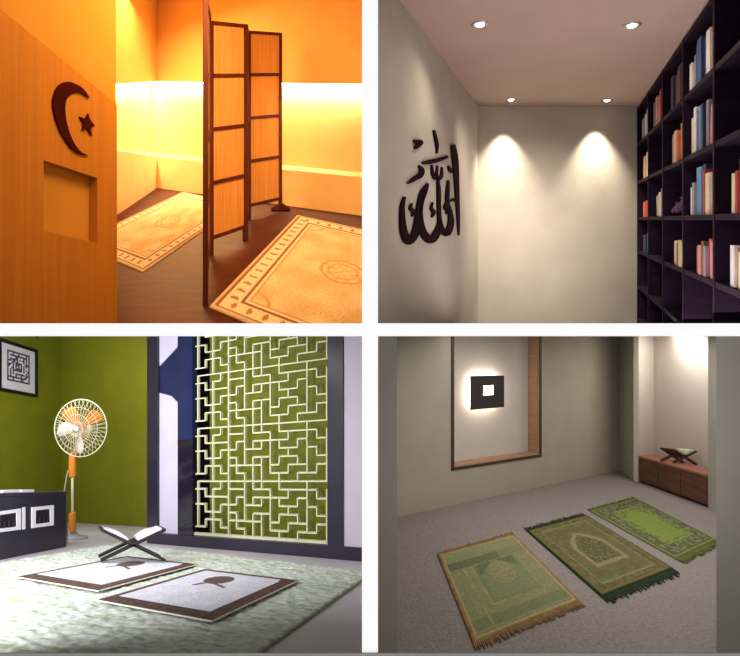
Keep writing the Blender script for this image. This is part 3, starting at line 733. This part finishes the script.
# folding book stand with an open book
def book_stand(room, name, base, cross, axis, half, ztop, wd, z0, th, m, mp, lab, blab, book=True):
    cross = V(cross).normalized(); axis = V(axis).normalized(); bx = V(base)
    t = thing(name, room.W(bx.x, bx.y, z0), lab, 'book stand')
    W = room.W
    def pt(s, a, z): p = bx + cross * s + axis * a; return W(p.x, p.y, z0 + z)
    for sg in (-1, 1):
        zc = ztop * .46
        def line(f): return (sg * half * (-1 + 2 * f) * (1.0), ztop * f)
        mb = MB()
        s0, z_0 = line(0.46); s1, z_1 = line(1.0)
        dz = V((0, 0, th))
        mb.prism([pt(s0, -wd / 2, z_0), pt(s1, -wd / 2, z_1), pt(s1, wd / 2, z_1), pt(s0, wd / 2, z_0)], dz)
        for a0, a1 in ((-wd / 2, -wd / 2 + wd * .22), (wd / 2 - wd * .22, wd / 2)):
            s0b, z0b = line(0.0); s1b, z1b = line(.5)
            mb.prism([pt(s0b, a0, z0b), pt(s1b, a0, z1b), pt(s1b, a1, z1b), pt(s0b, a1, z0b)], dz)
        mb.build('leaf', m, t, bevel=.003)
    if book:
        o = thing('open_book', pt(0, 0, ztop * .5), blab, 'book')
        for sg in (-1, 1):
            def L2(f, lift): return (sg * half * (-1 + 2 * f), ztop * f + lift)
            prof = []
            for k in range(7):
                f = .575 + .37 * k / 6; s, z = L2(f, 0); prof.append((s, z + th * 1.35 + .024 * math.sin(math.pi * min(1, k / 6 + .12)) + .006))
            bot = [L2(.575, th * 1.15), L2(.945, th * 1.15)]
            poly = [bot[0], bot[1]] + prof[::-1]
            mb = MB(); mb.prism([pt(s, -wd * .42, z) for s, z in poly], pt(0, wd * .42, 0) - pt(0, -wd * .42, 0)); mb.build('page_block', mp, o)
            mb = MB(); mb.prism([pt(*((lambda q_: (q_[0], -wd * .44, q_[1]))(L2(f, lf)))) for f, lf in ((.57, th * 1.03), (.96, th * 1.03), (.96, th * 1.2), (.57, th * 1.2))], pt(0, wd * .44, 0) - pt(0, -wd * .44, 0)); mb.build('cover', 'black_wood', o)
    return t
nx = (108 - CX) / F * 4.46; nx2 = (161 - CX) / F * 4.46
axd = V((-.2, .31)); base = V(((nx + nx2) / 2 + .125, 4.19)) + axd * .5
book_stand(R3, 'book_stand', base, (1, 0), axd, .285, .27, .34, .048, .026, 'black_wood', 'white_gloss', 'black folding book stand on the white rug near the fan', 'open book with white pages lying on the black folding stand')

# =================================================================== ROOM FOUR (grey room, lower right)
W4 = R4.W
b0 = (.285, 5.07); b1 = (3.9, 7.54); LB4 = (b0, b1); n4 = R4.nrm(LB4); d4 = V((b1[0] - b0[0], b1[1] - b0[1])).normalized()
bm0 = (b0[0] - d4.x * .32, b0[1] - d4.y * .32)
q4 = lambda x, y, o=0: R4.pl(LB4, x, y, o)
ZT4 = 3.0
outer = [W4(bm0[0], bm0[1], 0), W4(b1[0], b1[1], 0), W4(b1[0], b1[1], ZT4), W4(bm0[0], bm0[1], ZT4)]
inner = [q4(454, 467), q4(538.5, 454), q4(538.5, 331), q4(454, 329)]
inner = [inner[0], inner[1], q4(538.5, 310), q4(454, 306)]
S(MB().ring_plate(outer, inner, n4 * -.16).build('wall_back', 'khaki_plaster', clip=R4.clip), 'khaki back wall of the grey room with a lit niche')
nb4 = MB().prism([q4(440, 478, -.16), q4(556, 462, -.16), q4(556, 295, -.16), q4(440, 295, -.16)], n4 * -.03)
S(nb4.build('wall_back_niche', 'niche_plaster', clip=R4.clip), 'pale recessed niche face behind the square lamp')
O_ = [q4(451, 470.5, .012), q4(541, 456.5, .012), q4(541, 302, .012), q4(451, 302, .012)]
I_ = [q4(453.6, 467.2, .012), q4(538.8, 454.2, .012), q4(538.8, 306, .012), q4(453.6, 306, .012)]
wf = MB(); wf.ring_plate(O_, I_, n4 * -.02, 1)
wf.ring_plate([p - n4 * .02 for p in O_], [q4(454.6, 466, -.008), q4(537.8, 453.4, -.008), q4(537.8, 306, -.008), q4(454.6, 306, -.008)], n4 * -.145, 0)
S(wf.build('trim_4', ['niche_wood', 'niche_edge'], clip=R4.clip), 'thin brown wooden lining around the lit niche')
# square lamp
lc = q4(492, 393, -.16); lamp = thing('square_wall_lamp', lc, 'black square lamp with white centre glowing in the niche', 'lamp')
o_ = -.07; Q4 = lambda x, y, o: q4(x, y, o)
MB().ring_plate([Q4(475.5, 411, o_), Q4(508.7, 407.8, o_), Q4(508.7, 376, o_), Q4(475.5, 376.5, o_)], [Q4(488, 396, o_), Q4(498.3, 395.2, o_), Q4(498.3, 386, o_), Q4(488, 386.3, o_)], n4 * -.02).build('plate', 'dark_plate', lamp, bevel=.002)
MB().prism([Q4(487.5, 396.5, o_ - .012), Q4(498.8, 395.7, o_ - .012), Q4(498.8, 385.5, o_ - .012), Q4(487.5, 385.8, o_ - .012)], n4 * -.006).build('centre_panel', 'halo_led', lamp)
MB().prism([Q4(478.5, 408, o_ - .022), Q4(506, 405, o_ - .022), Q4(506, 379, o_ - .022), Q4(478.5, 379, o_ - .022)], n4 * -.03).build('glow_panel', 'halo_led', lamp)
# side wall, bench niche
cA = (3.757, 6.73); cB = (3.81, 5.41)
R4.wall('wall_right', (b1, cA), 0, ZT4, 'khaki_plaster', th=.015, label='khaki pier between back wall and bench recess')
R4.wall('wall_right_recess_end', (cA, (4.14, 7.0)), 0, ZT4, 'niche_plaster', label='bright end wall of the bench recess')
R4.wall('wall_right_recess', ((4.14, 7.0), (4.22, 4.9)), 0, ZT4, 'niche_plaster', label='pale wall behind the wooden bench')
b = MB().prism([W4(cB[0], cB[1], 0), W4(3.62, 4.75, 0), W4(4.6, 4.75, 0), W4(4.3, 5.41, 0)], (0, 0, ZT4)); S(b.build('wall_right_pier', 'stone_plaster', clip=R4.clip), 'grey pier at the near end of the bench recess')
R4.slab('floor', [(.012, 1.5), (6.2, 1.5), (6.2, 8.2), (.012, 8.2)], 0, .05, 'grey_carpet', 'grey mauve carpet floor of the grey room')
# near wall ends
def stub(name, px0, px1, Y, lab, xr_=None):
    x0 = (px0 - CX) / F * Y if px0 is not None else .012; x1 = (px1 - CX) / F * Y if px1 is not None else xr_
    b = MB().hexa([W4(x0, Y, -.3), W4(x1, Y, -.3), W4(x1 + (.0 if px1 is None else 0), Y + .08, -.3), W4(x0 + (.062 if px0 is not None else 0), Y + .08, -.3),
                   W4(x0, Y, 3), W4(x1, Y, 3), W4(x1, Y + .08, 3), W4(x0 + (.062 if px0 is not None else 0), Y + .08, 3)])
    S(b.build(name, 'stone_plaster', clip=R4.clip), lab)
stub('wall_left', None, 397, 2.35, 'narrow grey wall end beside the white upright trim')
stub('wall_right_near', 716.3, None, 2.35, 'grey wall end filling the right edge of the grey room', 2.6)
# low wooden bench cabinet
zbn = .375
bch = thing('low_bench', W4(3.9, 6.1, 0), 'low reddish wooden bench cabinet built into the wall recess', 'bench')
fA = V(cA) + V((.0, -.03)); fB = V(cB) + V((.0, .01)); bA = V((4.05, 6.84)); bB = V((4.13, 5.42))
c4 = [fA, fB, bB, bA]
MB().hexa([W4(c.x, c.y, .03) for c in c4] + [W4(c.x, c.y, zbn - .03) for c in c4]).build('body', 'redwood', bch, bevel=.003)
c4b = [fA + V((-.012, 0)), fB + V((-.012, 0)), bB, bA]
MB().hexa([W4(c.x, c.y, zbn - .03) for c in c4b] + [W4(c.x, c.y, zbn) for c in c4b]).build('top', 'redwood_top', bch, bevel=.003)
c4c = [fA + V((.03, 0)), fB + V((.03, 0)), bB, bA]
MB().hexa([W4(c.x, c.y, 0) for c in c4c] + [W4(c.x, c.y, .03) for c in c4c]).build('plinth', 'black_wood', bch)
for k in range(3):
    a = fA + (fB - fA) * (.008 + k / 3); b_ = fA + (fB - fA) * (-.008 + (k + 1) / 3); z0, z1 = .05, zbn - .045; o = V((-.012, 0))
    c8 = [a, b_, b_ + o, a + o]
    MB().hexa([W4(c.x, c.y, z0) for c in c8] + [W4(c.x, c.y, z1) for c in c8]).build('door', 'redwood', bch, bevel=.002)
book_stand(R4, 'book_stand', (3.93, 6.12), (.85, -.5), (-.5, .85), .115, .16, .19, zbn + .001, .022, 'mahogany', 'green_page', 'small dark reddish folding book stand on the low bench', 'open book with pale green pages on the reddish stand')

# prayer rugs with fringes
def pat_r1(u, v):
    g1 = (132, 131, 96); g2 = (106, 112, 78); d = min(u, 1 - u, v * 1.3, (1 - v) * 1.3)
    n = vn(u * 14, v * 18, 2) + .7 * vn(u * 34, v * 44, 3); tan = mixc((158, 142, 92), (132, 124, 82), .5 + n)
    if d < .03: return mixc((152, 118, 76), (126, 98, 64), .5 + n)
    if d < .05: return (166, 148, 98)
    c = mixc(g1, mixc(g2, (140, 138, 96), .5 + n), .45 + n * 1.2)
    if v < .16: return mixc((136, 142, 98), c, .5)
    if .19 < v < .29:
        if u < .2: return mixc((82, 88, 62), c, .35)
        return mixc((84, 94, 62), c, .4) if u < .62 else mixc(c, (118, 118, 80), .5)
    if .27 < u < .80 and .30 < v < .78:
        e = min(u - .27, .80 - u, .78 - v)
        if e < .025: return tan
        if e < .05: return mixc((104, 118, 78), c, .5)
        arch = .30 + .14 * abs((u - .535) / .2) ** 1.3
        if v < arch: return mixc((78, 96, 60), c, .4)
        if math.hypot((u - .535) * 1.0, v - .47) < .14 and vn(u * 60, v * 70, 8) > .02: return (150, 136, 96)
        return mixc((118, 124, 88), c, .6)
    if abs(u - .2) < .012 and v > .3: return tan
    if .80 < v < .83: return mixc(tan, c, .4)
    if .84 < v < .93: return mixc((102, 110, 76), c, .5)
    return c
def pat_r2(u, v):
    d = min(u, 1 - u, v * 1.4, (1 - v) * 1.4); n = vn(u * 16, v * 22, 4) + .6 * vn(u * 40, v * 50, 5)
    if d < .025: return (40, 58, 30)
    base = mixc((114, 106, 72), (84, 88, 54), .5 + n)
    if d < .05: return (112, 96, 60)
    if d < .13: return mixc((116, 102, 66), (84, 88, 50), .5 + n * 1.3)
    if d < .145: return (132, 126, 80)
    if d < .2: return mixc((100, 104, 64), base, .5)
    top = .24; hw = .23
    def inside(k):
        w_ = hw - k
        if v > .74 - k * .8 or v < top + k: return False
        t = (v - top - k) / .22
        ww = w_ * (1 if t >= 1 else (1 - (1 - t) ** 1.8))
        return abs(u - .5) < ww
    if inside(.045):
        return mixc((96, 92, 62), (60, 84, 40), .5 + vn(u * 50, v * 60, 9) * 2) if vn(u * 45, v * 55, 6) < .12 else (122, 104, 76)
    if inside(0): return (132, 125, 88)
    if inside(-.035): return (108, 98, 62)
    return mixc(base, (104, 96, 58), .4)
def pat_r3(u, v):
    d = min(u, 1 - u, v * 1.4, (1 - v) * 1.4); n = vn(u * 20, v * 26, 6) + .7 * vn(u * 50, v * 60, 7)
    if d < .03: return (118, 122, 70)
    if d < .055: return (82, 86, 54)
    if d < .21: return mixc((78, 80, 58), (120, 124, 82), .5 + n * 1.5)
    if d < .235: return (122, 128, 74)
    if d < .28: return mixc((90, 104, 44), (130, 146, 60), .5 + n)
    t = (v - .2) / .18
    hw = .2 * (1 if t > 1 else max(0, 1 - (1 - t) ** 2))
    if abs(u - .5) < hw + .02 and v < .82: return mixc((126, 142, 68), (112, 128, 60), .5 + n * .4)
    return mixc((92, 102, 54), (120, 128, 68), .5 + n)
rug(R4, 'prayer_rug', [R4.fl(*p) for p in ((437.5, 556), (514, 535), (581, 602.5), (473.5, 646))], pat_r1, 'green and tan prayer rug with orange fringe, nearest the camera', 'rug', 'fringed prayer rugs', fringe=((160, 124, 78), 70), fr_len=.06, th=.014)
rug(R4, 'prayer_rug', [R4.fl(*p) for p in ((527, 532), (586.5, 516), (674, 570), (602, 598.5))], pat_r2, 'olive brown prayer rug with dark green fringe and cream arch', 'rug', 'fringed prayer rugs', fringe=((42, 58, 32), 60), fr_len=.09, th=.016)
rug(R4, 'prayer_rug', [R4.fl(*p) for p in ((591, 512.5), (637, 499.5), (716, 541), (676, 560))], pat_r3, 'lime green prayer rug with mottled border, nearest the bench', 'rug', 'fringed prayer rugs', fringe=((104, 112, 46), 60), fr_len=.09, th=.02)

# =================================================================== lights
def area(loc, to, size, power, col=(1, 1, 1), sy=None, spread=None):
    d = bpy.data.lights.new('area_light', 'AREA'); d.energy = power; d.color = col; d.size = size
    if sy: d.shape = 'RECTANGLE'; d.size_y = sy
    if spread: d.spread = math.radians(spread)
    o = bpy.data.objects.new('area_light', d); COL.objects.link(o); o.location = V(loc)
    o.rotation_euler = (V(to) - V(loc)).to_track_quat('-Z', 'Y').to_euler(); return o
def spot(loc, to, power, ang, blend, col=(1, 1, 1), r=.03):
    d = bpy.data.lights.new('spot_light', 'SPOT'); d.energy = power; d.color = col; d.spot_size = math.radians(ang); d.spot_blend = blend; d.shadow_soft_size = r
    o = bpy.data.objects.new('spot_light', d); COL.objects.link(o); o.location = V(loc)
    o.rotation_euler = (V(to) - V(loc)).to_track_quat('-Z', 'Y').to_euler(); return o
WARM = (1, .58, .22)
# room one: cove strips (following the slope of the slot) + unseen warm area lights added as fill
for L_, Lb, pw, t0, t1 in ((LR, Ain, 46, .03, .97), (LLn, Bin, 20, .06, .8)):
    (x0, y0), (x1, y1) = Lb; n = R1.nrm(L_)
    pa = R1.W(x0 + (x1 - x0) * t0, y0 + (y1 - y0) * t0, 1.41) + n * .07; pb = R1.W(x0 + (x1 - x0) * t1, y0 + (y1 - y0) * t1, 1.41) + n * .07
    X_ = (pb - pa).normalized(); Z_ = V((0, 0, 1)) + n * .35; Z_ = (Z_ - X_ * Z_.dot(X_)).normalized(); Y_ = Z_.cross(X_)
    o = area((pa + pb) / 2, (0, 0, 0), (pb - pa).length, pw, (1, .80, .46), .03)
    o.rotation_euler = Matrix((X_, Y_, Z_)).transposed().to_euler()
area(R1.W(-2.4, 4.9, 2.8), R1.W(-2.2, 5.2, .4), 1.4, 105, WARM, 1.2)
area(R1.W(-.7, 2.9, 2.75), R1.W(-1.4, 4.6, .6), 1.0, 85, WARM, .8)
area(R1.W(-.55, 2.2, 2.5), R1.W(-1.55, 2.4, 1.4), .7, 18, WARM, .7)
# room two
LW_ = (1, .89, .68)
for i, c in enumerate(spot_pos):
    back = i >= 2
    spot(c + V((0, .12 if back else 0, -.03)), c + V((0, .16 if back else .0, -1)), 185 if back else 20, 74 if back else 150, 1, LW_, .02)
area(V((1.75, 3.3, H + .08)), V((1.75, 3.4, H + 3)), 1.6, 30, (1, .84, .78), 2.0)  # added up-fill for the ceiling, no lamp there
area(V((.75, 1.3, H + .5)), V((1.4, 5.9, H + .9)), .6, 7, (1, .86, .76), .5)  # added fill from the camera side, no visible source
area(R2.W(1.5, 4.2, ZC - .08), R2.W(1.95, 5.9, .9), .9, 19, (1, .88, .72), .4, 90)  # extra soft wash added to brighten the back wall
# room three
area((-3.0, 4.4, H - .12), (-3.0, 5.4, H - 2), 3.4, 105, (1, .98, 1), 2.6)
area((-4.3, 6.6, H - .12), (-4.5, 7.6, H - 2.4), 1.6, 60, (1, .98, 1), 1.6)  # added fill to lift the green walls behind the fan
area((-2.6, 1.7, H - .7), (-4.6, 7, H - 1.6), 1.6, 110, (1, .98, 1), 1.0)  # added front fill aimed at the far walls, source unseen
# room four
area((2.2, 4.2, H - .10), (2.2, 4.3, H - 2), 2.6, 48, (1, .97, .95), 2.4)
area((1.1, 1.35, H - .35), (1.6, 3.6, H - .9), .6, 8, (1, .95, .90), .4)  # added front fill to brighten the near wall ends
area((3.98, 6.2, H - .06), (4.05, 6.3, H - 2), .10, 20, (1, .95, .88), 1.0)

# world
w = bpy.data.worlds.new('world'); scene.world = w; w.use_nodes = True
w.node_tree.nodes['Background'].inputs[0].default_value = (1, 1, 1, 1); w.node_tree.nodes['Background'].inputs[1].default_value = 1.08

cam = bpy.data.cameras.new('camera'); co = bpy.data.objects.new('camera', cam); COL.objects.link(co)
co.location = (0, 0, H); co.rotation_euler = (math.pi / 2, 0, 0); cam.sensor_width = 36; cam.sensor_fit = 'HORIZONTAL'; cam.lens = 36 * F / 740; cam.clip_start = .02
scene.camera = co
scene.view_settings.view_transform = 'Standard'; scene.view_settings.look = 'None'; scene.view_settings.gamma = 1; scene.view_settings.exposure = 0
scene.view_settings.use_curve_mapping = False
